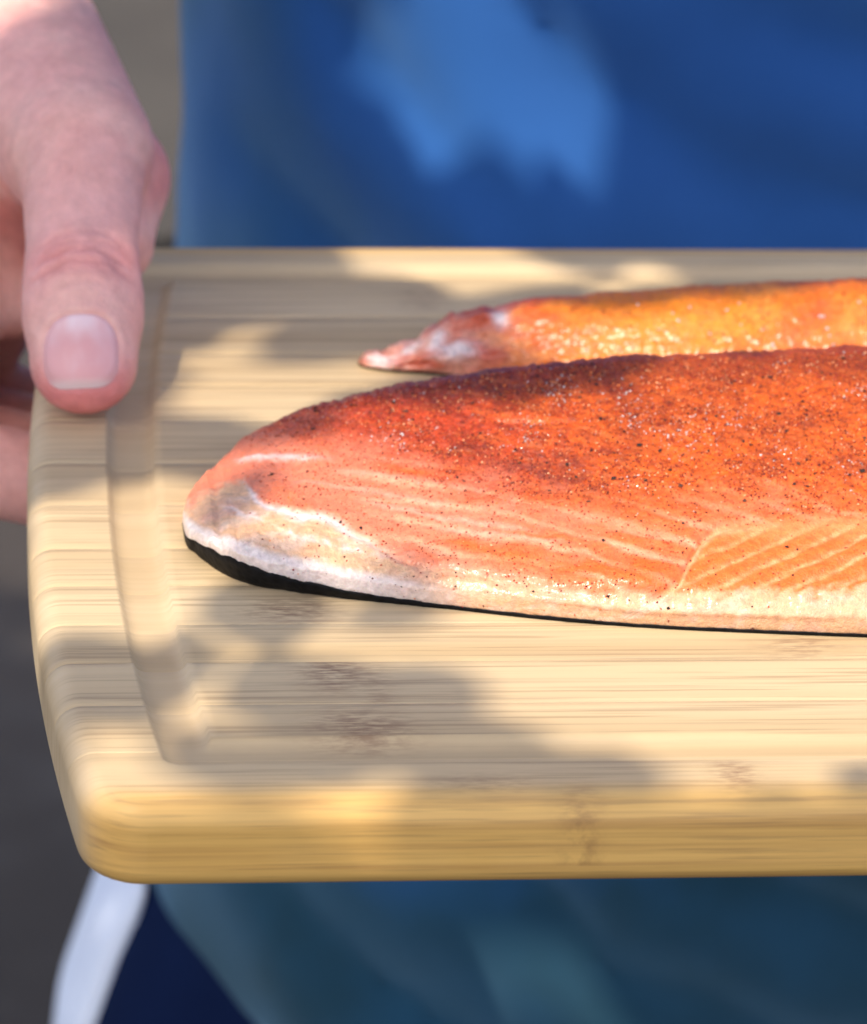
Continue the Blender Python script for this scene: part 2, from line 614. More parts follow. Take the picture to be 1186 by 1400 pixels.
shirt_p.append((torso([(-.42, .186), (-.30, .178), (-.2, .171), (-.05, .1665), (.10, .169), (.25, .185), (.33, .185), (.39, .13), (.43, .06)],
                      [(-.42, .112), (-.3, .112), (-.15, .112), (.0, .108), (.15, .108), (.3, .105), (.38, .07), (.43, .05)], .385, folds), .001))
shirt_p.append((rcone((-.165, .395, .345), (-.238, .408, .20), .066, .071), .03))
shirt_p.append((rcone((.165, .395, .345), (.238, .408, .20), .066, .071), .03))
sx, sy, sz = grid_axis((-.34, .34, .0045)), grid_axis((.23, .54, .0045)), grid_axis((-.44, .45, .0045))
f = sdf_grid(shirt_p, sx, sy, sz)
X, Y, Z = np.meshgrid(sx, sy, sz, indexing='ij', sparse=True)
hem = -.306 + .006 * np.sin(X * 30 + 1)
f = np.maximum(f, hem - Z)
f = np.maximum(f, Z - .425)
V, Q, _ = surfnets(f, sx, sy, sz)
V = smooth_mesh(V, Q, 3, .5)
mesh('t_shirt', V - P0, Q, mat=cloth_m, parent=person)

# shorts with side panels
navy_m, t, b = material('navy_cotton', 0.9)
v = coords(t)
c = mixc(t, ramp(t, noise(t, v, 20, 4), .3, .7), (0.002, 0.007, 0.032), (0.004, 0.012, 0.048))
t.links.new(c, b.inputs['Base Color'])
b.inputs['Specular IOR Level'].default_value = 0.1
bump(t, b, noise(t, v, 800, 2), .3, .0008)
white_m, t, b = material('white_cotton', 0.85)
v = coords(t)
c = mixc(t, ramp(t, noise(t, v, 30, 4), .3, .7), (0.68, 0.72, 0.82), (0.78, 0.82, 0.90))
t.links.new(c, b.inputs['Base Color'])
bump(t, b, noise(t, v, 800, 2), .3, .0008)
sh_a = [(-.62, .19), (-.45, .194), (-.38, .1935), (-.336, .189), (-.30, .178), (-.275, .164), (-.24, .150)]
sh_b = [(-.62, .12), (-.45, .118), (-.336, .110), (-.275, .098), (-.24, .090)]
sx, sy, sz = grid_axis((-.22, .22, .0045)), grid_axis((.24, .53, .0045)), grid_axis((-.60, -.235, .0045))
f = sdf_grid([(torso(sh_a, sh_b, .385), .001)], sx, sy, sz)
X, Y, Z = np.meshgrid(sx, sy, sz, indexing='ij', sparse=True)
f = np.maximum(f, -.58 - Z)
f = np.maximum(f, Z + .245)
gap = np.abs(X) - .012 - .03 * np.clip(-.42 - Z, 0, 1)
f = np.maximum(f, np.where(Z < -.42, -gap, -.02))
px_, py_, pz_ = grid_axis((-.216, -.140, .0018)), grid_axis((.30, .47, .003)), grid_axis((-.59, -.24, .0035))
pf = sdf_grid([(torso(sh_a, sh_b, .385), .001)], px_, py_, pz_) - .0022
X2, Y2, Z2 = np.meshgrid(px_, py_, pz_, indexing='ij', sparse=True)
A2 = np.interp(Z2, sorted(q[0] for q in sh_a), [q[1] for q in sorted(sh_a)])
pf = np.maximum(pf, np.maximum(-.578 - Z2, Z2 + .247))
pf = np.maximum(pf, np.abs(Y2 - .385) - .030)
pf = np.maximum(pf, X2 + .1685 + np.clip(-.295 - Z2, -.01, .05) * .19)
V, Q, _ = surfnets(pf, px_, py_, pz_)
V = smooth_mesh(V, Q, 4, .5)
for sgn in (-1, 1):
    o = mesh('side_panel', (V if sgn < 0 else V * np.array([-1, 1, 1])) - P0, Q if sgn < 0 else Q[:, ::-1], mat=white_m, parent=person)
    o['label'] = 'white side panel of the navy shorts'
V, Q, _ = surfnets(f, sx, sy, sz)
V = smooth_mesh(V, Q, 6, .5)
mesh('shorts', V - P0, Q, mat=navy_m, parent=person)

# ------------------------------------------------------------------ cutting board
bam, t, b = material('bamboo', 0.48)
at = N(t, 'ShaderNodeAttribute', attribute_name='knot')
oi = N(t, 'ShaderNodeObjectInfo')
vA = coords(t, (9, 480, 50), True)
vB = coords(t, (16, 1000, 60), True)
vC = coords(t, (2.5, 60, 60), True)
nA = noise(t, vA, 1, 5, .6)
nB = noise(t, vB, 1, 3, .6)
nC = noise(t, vC, 1, 3, .5)
c = mixc(t, ramp(t, nC, .3, .7), (0.52, 0.375, 0.205), (0.66, 0.51, 0.315))
tint = ramp(t, oi.outputs['Random'], 0, 1, (.90, .87, .82), (1.06, 1.05, 1.03))
c = mixc(t, 1.0, c, tint, 'MULTIPLY')
wn0 = N(t, 'ShaderNodeAttribute', attribute_name='grain_fade_shade')
wi0 = N(t, 'ShaderNodeMath', operation='MULTIPLY_ADD', i_1=-.8, i_2=1.0)
t.links.new(wn0.outputs['Fac'], wi0.inputs[0])
fa0 = N(t, 'ShaderNodeMath', operation='MULTIPLY')
t.links.new(ramp(t, nA, .52, .78), fa0.inputs[0])
t.links.new(wi0.outputs[0], fa0.inputs[1])
c = mixc(t, fa0.outputs[0], c, (0.41, 0.30, 0.185))
fl = ramp(t, nB, .53, .62)
fm = N(t, 'ShaderNodeMath', operation='MULTIPLY', i_1=.5)
wn = N(t, 'ShaderNodeAttribute', attribute_name='grain_fade_shade')
wi = N(t, 'ShaderNodeMath', operation='MULTIPLY_ADD', i_1=-.85, i_2=1.0)
t.links.new(wn.outputs['Fac'], wi.inputs[0])
fl2 = N(t, 'ShaderNodeMath', operation='MULTIPLY')
t.links.new(fl, fl2.inputs[0])
t.links.new(wi.outputs[0], fl2.inputs[1])
t.links.new(fl2.outputs[0], fm.inputs[0])
c = mixc(t, fm.outputs[0], c, (0.28, 0.18, 0.095))
c = mixc(t, wn0.outputs['Fac'], c, mixc(t, 1.0, c, (.93, .92, .92), 'MULTIPLY'))  # groove shade painted in: slightly darker tone in groove and on rounded ends
# bamboo nodes: short broken brown dashes
kn = noise(t, coords(t, (260, 1500, 300), True), 1, 3, .65)
km = N(t, 'ShaderNodeMath', operation='MULTIPLY')
t.links.new(ramp(t, kn, .38, .62), km.inputs[0])
t.links.new(at.outputs['Fac'], km.inputs[1])
c = mixc(t, km.outputs[0], c, (0.17, 0.075, 0.04))
am = N(t, 'ShaderNodeAttribute', attribute_name='amber')
c0 = c
nF = noise(t, coords(t, (7, 60, 520), False), 1, 5, .62)
nG = noise(t, coords(t, (30, 200, 1500), False), 1, 3, .6)
amb = mixc(t, ramp(t, nF, .42, .68), (0.76, 0.43, 0.095), (0.50, 0.245, 0.045))
gm_ = N(t, 'ShaderNodeMath', operation='MULTIPLY', i_1=.45)
t.links.new(ramp(t, nG, .54, .68), gm_.inputs[0])
amb = mixc(t, gm_.outputs[0], amb, (0.26, 0.12, 0.03))
amb = mixc(t, km.outputs[0], amb, (0.20, 0.09, 0.03))
c = mixc(t, am.outputs['Fac'], c, amb)
t.links.new(c, b.inputs['Base Color'])
rb = ramp(t, nA, .3, .7, (.42, .42, .42), (.6, .6, .6))
t.links.new(rb, b.inputs['Roughness'])
bump(t, b, nB, .12, .0003)

board = empty('cutting_board', 'thick bamboo cutting board with juice groove and bowed end carrying two salmon fillets', 'cutting board')
HT, RE, RB, TH = .130, .0045, .004, .0152
RC, RG = .0095, .018
GI, GO, GD = .0238, .0148, .0018
def xl(Y):
    return -.1995 + .0095 * np.abs(Y / HT) ** 2.2
def rdist(dL, dY, r):
    return np.where((dL < r) & (dY < r), r - np.hypot(r - dL, r - dY), np.minimum(dL, dY))
def top_z(dL, Y):
    dY = HT - np.abs(Y)
    d = np.clip(rdist(dL, dY, RC), 0, None)
    z = np.where(d < RE, -(RE - np.sqrt(np.clip(RE ** 2 - (RE - d) ** 2, 0, None))), 0)
    dg = rdist(dL, dY, RG)
    q = (dg - (GI + GO) / 2) / ((GI - GO) / 2)
    z = z - GD * np.clip(1 - np.abs(q) ** 4.5, 0, 1) ** .75
    zb = np.where(d < RB, -TH + (RB - np.sqrt(np.clip(RB ** 2 - (RB - d) ** 2, 0, None))), -TH)
    return z, zb
sL = np.concatenate([np.array([0, .05, .15, .35, .7, 1.2, 1.9, 2.7, 3.6, 4.6, 6.5, 9, 12, 14.4]), np.arange(14.8, 24.4, .6), np.arange(25.5, 180, 1.6)]) * MM
knots = [(-148, -82.5, 6, 7, .9), (-141.5, -88, 3, 16, .45), (-145, -102.5, 8, 6, .9), (-154, -57.5, 8, 5, .9), (-68, -73, 7, 5, .6), (-86.5, -120.5, 3.2, 5, .9), (-112, -129.7, 3, 6, .5),
         (-127, -123, 9, 3, .5), (-118, 96, 5, 8, .5), (-178, 30, 4, 6, .3), (-60, -40, 5, 8, .5), (-30, -100, 5, 8, .7), (40, -90, 5, 8, .7), (120, -60, 5, 8, .7)]
joints = [-130, -111, -94, -78, -63, -47, -31, -11.5, 8, 29, 47, 64, 84.5, 107, 130]
for k in range(len(joints) - 1):
    y0, y1 = joints[k] * MM, joints[k + 1] * MM
    rows = set()
    yy = list(np.linspace(y0, y1, 9))
    for q in np.concatenate([np.arange(14.4, 24.6, .6), [0, .04, .12, .3, .6, 1.1, 1.8, 2.6, 3.5, 4.5, 6, 8]]) * MM:
        for s_ in (-1, 1):
            yy.append(s_ * (HT - q))
    yy = np.array(sorted({round(float(q), 7) for q in yy if y0 - 1e-9 <= q <= y1 + 1e-9} | {round(y0 + .00025, 7), round(y1 - .00025, 7)}))
    yy = yy[np.concatenate([[True], np.diff(yy) > 3e-5])]
    yy[-1] = y1
    rings, kv, av, wv_ = [], [], [], []
    for i, Yv in enumerate(yy):
        dY = HT - abs(Yv)
        d0 = RC - math.sqrt(max(RC ** 2 - (RC - dY) ** 2, 0)) if dY < RC else 0.0
        dl = np.concatenate([d0 + sL * ((.1995 - d0) / .1995)])
        xL = xl(Yv) + dl
        z, zb = top_z(dl, np.full_like(dl, Yv))
        if i in (0, len(yy) - 1) and dY > 1e-4:
            q_ = (rdist(dl, np.full_like(dl, dY), RG) - (GI + GO) / 2) / ((GI - GO) / 2)
            z = z - np.where(np.abs(q_) < 1.1, .00006, .0002)
        xa = np.concatenate([xL, -xL[::-1]])
        za = np.concatenate([z, z[::-1]])
        zba = np.concatenate([zb, zb[::-1]])
        # the far half of the board mirrors the near half
        rings.append(np.concatenate([np.stack([xa, np.full_like(xa, Yv), za], 1), np.stack([xa, np.full_like(xa, Yv), zba], 1)[::-1]]))
        kk = np.zeros(len(xa))
        for (kx, ky, rx, ry, am_) in knots:
            if y0 / MM - .5 <= ky <= y1 / MM + .5:
                kk = np.maximum(kk, am_ * np.exp(-(((xa / MM - kx) / rx) ** 2) - (((Yv / MM - ky) / ry) ** 2)))
        kv.append(np.concatenate([kk, np.zeros(len(xa))]))
        # amber colour towards both long edges, fading inward
        dd_ = HT - abs(Yv)
        aa = np.full(2 * len(xa), float(1 - ss(.0005, .0095, dd_)))
        av.append(aa * .85)
        dg_ = rdist(dl, np.full_like(dl, dY), RG)
        wg = ss(GO - .0006, GO + .0008, dg_) * ss(GI + .0006, GI - .0008, dg_) + ss(.004, .001, dl - d0)
        wg = np.concatenate([wg, wg[::-1]])
        wv_.append(np.concatenate([wg, wg[::-1]]))
    n = len(rings[0])
    Vb = np.concatenate(rings)
    r_ = len(rings)
    idx = np.arange(r_ * n).reshape(r_, n)
    nx = np.roll(idx, -1, axis=1)
    qs = np.stack([idx[:-1], nx[:-1], nx[1:], idx[1:]], -1).reshape(-1, 4)
    m_ = n // 2
    caps = []
    kvv, avv, wvv = np.concatenate(kv), np.concatenate(av), np.concatenate(wv_)
    for rw, flip in ((0, False), (r_ - 1, True)):
        i0 = rw * n
        a = i0 + np.arange(m_)
        bt = i0 + n - 1 - np.arange(m_)
        base_n = len(Vb)
        # own vertices so the cap shades flat
        lv = np.linspace(0, 1, 5)
        Vc = np.concatenate([Vb[a] * (1 - q) + Vb[bt] * q for q in lv])
        kc = np.concatenate([kvv[a]] * 5)
        ac = np.full(5 * m_, .85 if abs(abs(Vb[a[0]][1]) - HT) < 1e-6 else 0.0)
        Vb = np.concatenate([Vb, Vc])
        kvv = np.concatenate([kvv, kc])
        avv = np.concatenate([avv, ac])
        wvv = np.concatenate([wvv, np.zeros(5 * m_)])
        ci = base_n + np.arange(5 * m_).reshape(5, m_)
        qc = np.stack([ci[:-1, :-1], ci[1:, :-1], ci[1:, 1:], ci[:-1, 1:]], -1).reshape(-1, 4)
        caps.append(qc[:, ::-1] if flip else qc)
    qs = np.concatenate([qs[:, ::-1]] + caps)
    mesh('bamboo_strip', Vb, qs, mat=bam, parent=board, floats={'knot': kvv, 'amber': avv, 'grain_fade_shade': wvv})

# ------------------------------------------------------------------ salmon fillets
meat_m, t, b = material('salmon_meat', 0.36)
at = N(t, 'ShaderNodeAttribute', attribute_name='col')
v = coords(t)
n1 = noise(t, v, 900, 4, .65)
n2 = noise(t, v, 2600, 2, .6)
c = mixc(t, ramp(t, n1, .3, .72), (.76, .71, .69), (1.14, 1.12, 1.10))
c = mixc(t, 1.0, at.outputs[0], c, 'MULTIPLY')
t.links.new(c, b.inputs['Base Color'])
b.inputs['Subsurface Weight'].default_value = 0.18
b.inputs['Subsurface Radius'].default_value = (1.0, 0.30, 0.12)
b.inputs['Subsurface Scale'].default_value = 0.004
b.inputs['Coat Weight'].default_value = 0.34
b.inputs['Specular IOR Level'].default_value = 0.4
b.inputs['Coat Roughness'].default_value = 0.2
t.links.new(ramp(t, n1, .3, .7, (.30, .30, .30), (.55, .55, .55)), b.inputs['Roughness'])
mx_ = N(t, 'ShaderNodeMath', operation='ADD')
t.links.new(n1, mx_.inputs[0])
t.links.new(n2, mx_.inputs[1])
bm_ = bump(t, b, mx_.outputs[0], .4, .0006)
nW = noise(t, v, 420, 3, .6)
bw = N(t, 'ShaderNodeBump', i_Strength=.28, i_Distance=.0010)
t.links.new(nW, bw.inputs['Height'])
t.links.new(bw.outputs[0], b.inputs['Coat Normal'])
skn, t, b = material('salmon_skin', 0.6, (0.006, 0.006, 0.007))
b.inputs['Specular IOR Level'].default_value = 0.12
v = coords(t)
vo = N(t, 'ShaderNodeTexVoronoi', i_Scale=700.0)
t.links.new(v, vo.inputs['Vector'])
c = mixc(t, ramp(t, vo.outputs[0], .1, .6), (0.002, 0.002, 0.002), (0.007, 0.007, 0.008))
t.links.new(c, b.inputs['Base Color'])
bump(t, b, vo.outputs[0], .3, .0004)


def curve(pts, s):
    """smooth interpolation (monotone cubic) of rows of pts[:,1:] over pts[:,0]"""
    P = np.array(pts, float)
    x = P[:, 0]
    out = []
    for k in range(1, P.shape[1]):
        y = P[:, k]
        h = np.diff(x)
        d = np.diff(y) / h
        m = np.zeros_like(y)
        m[1:-1] = (d[:-1] * h[1:] + d[1:] * h[:-1]) / (h[1:] + h[:-1])
        m[0], m[-1] = d[0], d[-1]
        i = np.clip(np.searchsorted(x, s, 'right') - 1, 0, len(x) - 2)
        tq = (s - x[i]) / h[i]
        out.append((2 * tq ** 3 - 3 * tq ** 2 + 1) * y[i] + (tq ** 3 - 2 * tq ** 2 + tq) * h[i] * m[i] + (-2 * tq ** 3 + 3 * tq ** 2) * y[i + 1] + (tq ** 3 - tq ** 2) * h[i] * m[i + 1])
    return out


def fillet(name, label, near, ridge, back, paint, relief, sarr, nt_, seed):
    """near: (s, x, y, skin edge height)   ridge: (s, x, y, h)   back: (s, dx, dy) from ridge to the far contact, all mm"""
    root = empty(name, label, 'salmon fillet', tuple(np.array([near[0][1], near[0][2], 0]) * MM))
    O = np.array(root.location)
    nx_, ny_, ns_ = curve(near, sarr)
    ns_ = ns_ * (1 + .16 * fbm(sarr / 14, sarr * 0, o=3, seed=seed))
    rx_, ry_, rh_ = curve(ridge, sarr)
    bx_, by_ = curve(back, sarr)
    tq = np.concatenate([np.linspace(0, 1, nt_), 1 + np.linspace(0, 1, nt_ // 4)[1:]])
    Pm = np.zeros((len(sarr), len(tq), 3))
    fat = np.minimum(4.2, rh_ * .34)
    for j, q in enumerate(tq):
        if q <= 1:
            # first 12% climbs the cut belly edge, the rest sweeps up to the ridge
            e = ss(0, .13, q)
            u = np.clip((q - .05) / .95, 0, 1)
            u = u * u * (1.6 - .6 * u)
            z0 = ns_ + fat * e
            g_ = np.clip((q - .05) / .95, 0, 1)
            z = z0 + np.maximum(rh_ - ns_ - fat, 0.05) * (1 - (1 - g_) ** 1.9)
            yy_ = np.clip((q - .07) / .93, 0, 1)
            lean = -.5 * np.sin(math.pi * min(q / .2, 1))
            xx = nx_ + (rx_ - nx_) * yy_
            y = ny_ + (ry_ - ny_) * yy_ + lean
        else:
            a = (q - 1) * math.pi / 2
            xx = rx_ + bx_ * math.sin(a)
            y = ry_ + by_ * math.sin(a)
            z = .3 + (rh_ - .3) * math.cos(a) ** .8
        Pm[:, j] = np.stack([xx, y, z], 1)
    # image-like measure along each slice
    dy = np.diff(Pm[:, :, 1], axis=1)
    dz = np.diff(Pm[:, :, 2], axis=1)
    vm = np.concatenate([np.zeros((len(sarr), 1)), np.cumsum(np.maximum(dy * .41 + dz * .91, 0), 1)], 1)
    kr = nt_ - 1
    vm = vm / (vm[:, kr:kr + 1] + 1e-6)
    Sg = np.repeat(sarr[:, None], len(tq), 1)
    colr = paint(Sg, vm, Pm)
    n_s, n_t = Pm.shape[:2]
    idx = np.arange(n_s * n_t).reshape(n_s, n_t)
    q4 = np.stack([idx[:-1, :-1], idx[1:, :-1], idx[1:, 1:], idx[:-1, 1:]], -1).reshape(-1, 4)
    Vm = Pm.reshape(-1, 3)
    nn = vnormals(Vm, q4)
    dsp = relief(Sg, vm, Pm).ravel()
    endf = np.ones((n_s, n_t))
    endf[:, 0] = 0
    Vm = Vm + nn * (dsp * endf.ravel())[:, None]
    nn = vnormals(Vm, q4)
    mt = mesh('meat', Vm * MM - O, q4, mat=meat_m, parent=root, colors=colr.reshape(-1, 3))
    # skin: from the cut edge in under the flesh, flat on the board, to the far contact
    ring = []
    inset = np.clip(ns_ - 1.0, 0, 3) * .9
    dirx, diry = rx_ - nx_, ry_ - ny_
    dl = np.hypot(dirx, diry) + 1e-6
    dirx, diry = dirx / dl, diry / dl
    for q in np.linspace(0, 1, 6):
        o_ = -.25 * math.cos(q * math.pi / 2)
        ins = inset * q ** 1.5
        ring.append(np.stack([nx_ + dirx * (ins + o_), ny_ + diry * (ins + o_), np.maximum(ns_ * (1 - q), .06)], 1))
    for q in np.linspace(.1, 1, 10):
        ring.append(np.stack([nx_ + dirx * inset + (rx_ + bx_ - nx_ - dirx * inset) * q, ny_ + diry * inset + (ry_ + by_ - ny_ - diry * inset) * q, np.full(len(sarr), .06) + .24 * (q == 1)], 1))
    # lip over the edge
    ring.insert(0, np.stack([nx_ + dirx * .5, ny_ + diry * .5, ns_ + .25], 1))
    Rg = np.stack(ring, 1)
    idx2 = np.arange(Rg.shape[0] * Rg.shape[1]).reshape(Rg.shape[:2])
    q5 = np.stack([idx2[:-1, :-1], idx2[:-1, 1:], idx2[1:, 1:], idx2[1:, :-1]], -1).reshape(-1, 4)
    mesh('fish_skin', Rg.reshape(-1, 3) * MM - O, q5, mat=skn, parent=root)
    return root, O, Vm.reshape(n_s, n_t, 3), nn.reshape(n_s, n_t, 3), Sg, vm, kr


# contours of the front fillet; s runs along its length
f_near = [(250, -171.6, -23.0, 1.4), (253, -171.4, -29.0, 2.0), (262, -169.6, -35.6, 3.2), (278, -167.4, -41.0, 4.4), (300, -164.6, -45.6, 5.0), (330, -161.0, -49.2, 4.8), (400, -153.0, -52.4, 3.5), (480, -143.0, -54.2, 2.0),
          (600, -128.4, -57.2, .9), (740, -111.0, -62.0, .8), (900, -91.2, -66.0, .7), (1040, -73.6, -68.2, .7), (1186, -55.5, -70.1, .7), (1500, -16, -73, .7), (1900, 36, -74, .7), (2400, 100, -68, .7), (2800, 150, -50, .7)]
f_ridge = [(250, -171.2, -22.0, 3.9), (253, -170.9, -20.6, 4.6), (262, -169.9, -17.4, 5.2), (278, -167.6, -13.0, 6.0), (300, -164.6, -9.4, 7.2), (330, -160.2, -4.6, 9), (400, -150.6, -.6, 12.5), (480, -139.7, 2.0, 15),
           (600, -123.3, 3.2, 17.5), (740, -104.2, 4.0, 20), (900, -82.5, 2.4, 22), (1040, -63.7, .6, 23.4), (1186, -43.6, .4, 24.4), (1500, -2, 0, 25.5), (1900, 50, 0, 26), (2400, 112, -2, 24), (2800, 152, -8, 14)]
f_back = [(250, .1, .6), (253, .3, 2), (262, .6, 4), (278, 1, 6), (300, 1.4, 8), (330, 1.6, 10), (400, 2, 13), (480, 2, 15), (600, 2, 18), (900, 2, 22), (1500, 2, 26), (2400, 2, 24), (2800, 4, 10)]
lowY = [(250, 722), (270, 768), (300, 790), (345, 808), (430, 815), (600, 832), (800, 855), (1000, 864), (1186, 872), (2800, 900)]
upY = [(250, 690), (258, 678), (275, 655), (300, 630), (330, 600), (400, 565), (480, 540), (600, 520), (740, 500), (900, 492), (1040, 487), (1186, 480), (2800, 470)]
LC = lambda r, g, b: lin(r, g, b)
cream, fatw, pink, orange, redm, spice, flap, purple = LC(224, 178, 138), LC(234, 204, 184), LC(228, 130, 96), LC(230, 106, 24), LC(202, 68, 16), LC(112, 34, 8), LC(234, 116, 46), LC(116, 44, 26)
def frontpy(s, v):
    lo = np.interp(s, *zip(*lowY))
    hi = np.interp(s, *zip(*upY))
    return lo - v * (lo - hi)
def mixn(a, b, f):
    return a + (b - a) * f[..., None]
def seam_y(s):
    return np.interp(s, [880, 900, 925, 940, 955, 975, 1040, 1186, 1400, 2800], [832, 818, 800, 770, 745, 728, 720, 716, 700, 690])
def cream_y(s):
    return np.interp(s, [250, 262, 280, 305, 330, 342, 360, 390, 450, 500, 540, 600, 700, 800, 880, 925, 1186, 2800], [690, 692, 680, 672, 668, 692, 706, 712, 722, 748, 768, 784, 804, 816, 824, 820, 812, 822])
def stripes(s, py):
    w1 = 26 * fbm(s / 80, py / 34, o=4, seed=51)
    qa = (py - .20 * s - .00022 * (s - 700) ** 2 + w1 * .55) / 29
    qb = (py + .40 * s + .00012 * (s - 900) ** 2 + w1 * .3) / 24
    la = np.abs((qa % 1) - .5) * 2
    lb = np.abs((qb % 1) - .5) * 2
    return la, lb
def front_masks(s, v):
    py = frontpy(s, v)
    nz_ = fbm(s / 40, py / 22, o=4, seed=61)
    nf = fbm(s / 9, py / 6, o=3, seed=62)
    cy = cream_y(s) + 12 * nz_
    sf_ = np.interp(s, [250, 330, 420, 560, 900, 1000], [13, 9, 10, 20, 12, 8])
    crm = ss(-1, 1, (py - cy + 8 * nf) / sf_)
    fl = ss(-1, 1, (py - seam_y(s) - 5 * nz_ - 5 * nf) / np.interp(s, [880, 970, 1060], [3, 5, 13])) * ss(890, 915, s + (py - 820) * -.35)
    red_ = ss(0, 90, np.interp(s, [250, 300, 350, 450, 560, 640, 720, 800, 900, 2800], [585, 600, 620, 632, 668, 706, 728, 738, 735, 735]) - py + 34 * nz_)
    return py, nz_, nf, crm, fl, red_
def paint_front(s, v, P):
    py, nz_, nf, crm, fl, red_ = front_masks(s, v)
    la, lb = stripes(s, py)
    hot = ss(560, 900, s + .5 * (640 - py) * 0 + 120 * nz_)
    c = np.broadcast_to(pink, s.shape + (3,)).copy()
    c = mixn(c, orange, np.clip(.02 + .6 * ss(600, 860, s) + .35 * nz_, 0, 1))
    lightl = ss(.45, .95, la) * ss(430, 560, s) * (.3 + .5 * ss(-.3, .4, nz_)) * ss(585, 650, py)
    c = mixn(c, LC(236, 176, 140), lightl * (1 - red_ * .8))
    for s0, y0, a0, b0 in ((865, 800, 60, 20), (700, 768, 46, 15), (640, 752, 40, 10), (780, 785, 40, 12), (735, 738, 40, 9), (560, 650, 40, 8)):
        c = mixn(c, LC(236, 104, 26), np.exp(-(((s - s0) / a0) ** 2 + ((py - y0 + 8 * nz_ - .12 * (s - s0)) / b0) ** 2)) * .85)
    # pale sinew streaks near the tail
    st = np.exp(-((py - 628 - .035 * (s - 340) + 3 * nf) / 4.5) ** 2) * ss(312, 335, s) * ss(470, 390, s)
    c = mixn(c, LC(238, 205, 200), st * .85)
    for y0, sl, s0, s1, am in ((660, .16, 380, 640, .35), (690, .17, 470, 760, .4), (645, .14, 430, 700, .3), (720, .15, 560, 800, .35)):
        st = np.exp(-((py - y0 - sl * (s - s0) + 6 * nz_) / 4) ** 2) * ss(s0, s0 + 60, s) * ss(s1, s1 - 60, s)
        c = mixn(c, LC(238, 190, 168), st * am)
    rcol = redm + (LC(230, 102, 12) - redm) * hot[..., None]
    c = mixn(c, rcol, np.clip(red_ * .95, 0, 1))
    # baked-on paprika rub, patchy
    rub = np.clip(red_ * (.30 + .75 * ss(-.25, .35, fbm(s / 70, py / 34, o=4, seed=71)) * (1 - .45 * hot)) + .55 * nf * red_, 0, 1)
    c = mixn(c, spice, np.clip(rub * (.62 + .22 * ss(480, 620, s) * ss(960, 820, s)), 0, 1))
    c = mixn(c, LC(146, 66, 46), np.exp(-(((s - 745) / 75) ** 2 + ((py - 640 + 10 * nz_) / 34) ** 2)) * ss(-.5, .2, nf) * .55)
    fl_ = ss(.5, .95, la) * red_ * ss(420, 560, s) * ss(-.35, .25, nf + nz_)
    c = mixn(c, LC(232, 120, 52), fl_ * .30)
    c = mixn(c, LC(96, 26, 12), ss(.35, .05, la) * red_ * ss(.0, .5, nf - .6 * nz_) * .35)
    ridge_d = ss(.86, .99, v) * ss(420, 640, s)
    c = mixn(c, purple, ridge_d * .5)
    # belly flap with myomere stripes
    fc = np.broadcast_to(flap, s.shape + (3,)).copy()
    fc = mixn(fc, LC(244, 182, 128), ss(.55, .95, lb) * .75 * (.6 + .8 * nf))
    fc = mixn(fc, LC(236, 112, 36), ss(.5, .05, lb) * ss(728, 775, py) * .9)
    fc = mixn(fc, LC(238, 150, 92), ss(752, 722, py) * .6)
    c = mixn(c, fc, fl)
    c = mixn(c, LC(246, 206, 164), np.exp(-((py - seam_y(s) - 7 - 5 * nz_) / 6) ** 2) * ss(890, 915, s) * ss(1080, 960, s) * .4)
    # cream fat band
    cc = np.broadcast_to(cream, s.shape + (3,)).copy()
    cc = mixn(cc, LC(208, 160, 116), ss(.1, .6, fbm(s / 60 + py / 55, py / 7, o=3, seed=81)) * .6 * ss(470, 620, s))
    cc = mixn(cc, LC(232, 176, 150), ss(0, .7, nz_) * .7)
    cc = mixn(cc, fatw, ss(.0, .6, fbm(s / 30, py / 14, o=3, seed=83)) * .6)
    c = mixn(c, cc, crm)
    memb = np.exp(-((py - cream_y(s) - 3 - 12 * nz_) / 7) ** 2) * ss(325, 345, s) * ss(560, 440, s)
    c = mixn(c, LC(246, 228, 224), memb)
    m2 = np.exp(-((py - np.interp(s, [290, 330, 380, 460, 560], [705, 722, 745, 762, 772]) - 9 * nf) / 4.5) ** 2) * ss(290, 320, s) * ss(560, 460, s) * ss(-.4, .3, nz_)
    c = mixn(c, LC(246, 230, 226), m2 * .75)
    rim = ss(26, 12, (np.interp(s, *zip(*lowY)) - py) - np.interp(s, [250, 300, 430, 600, 700], [6, 14, 12, 6, 3])) * ss(700, 480, s)
    c = mixn(c, LC(234, 222, 218), rim * .9)
    tan = np.exp(-((py - np.interp(s, [520, 600, 700, 800, 900, 1186, 2800], [795, 808, 822, 838, 846, 852, 870]) - 3 * nf) / 2.6) ** 2) * ss(500, 600, s)
    c = mixn(c, LC(170, 116, 76), tan * .55)
    return np.clip(c, 0.002, 1)
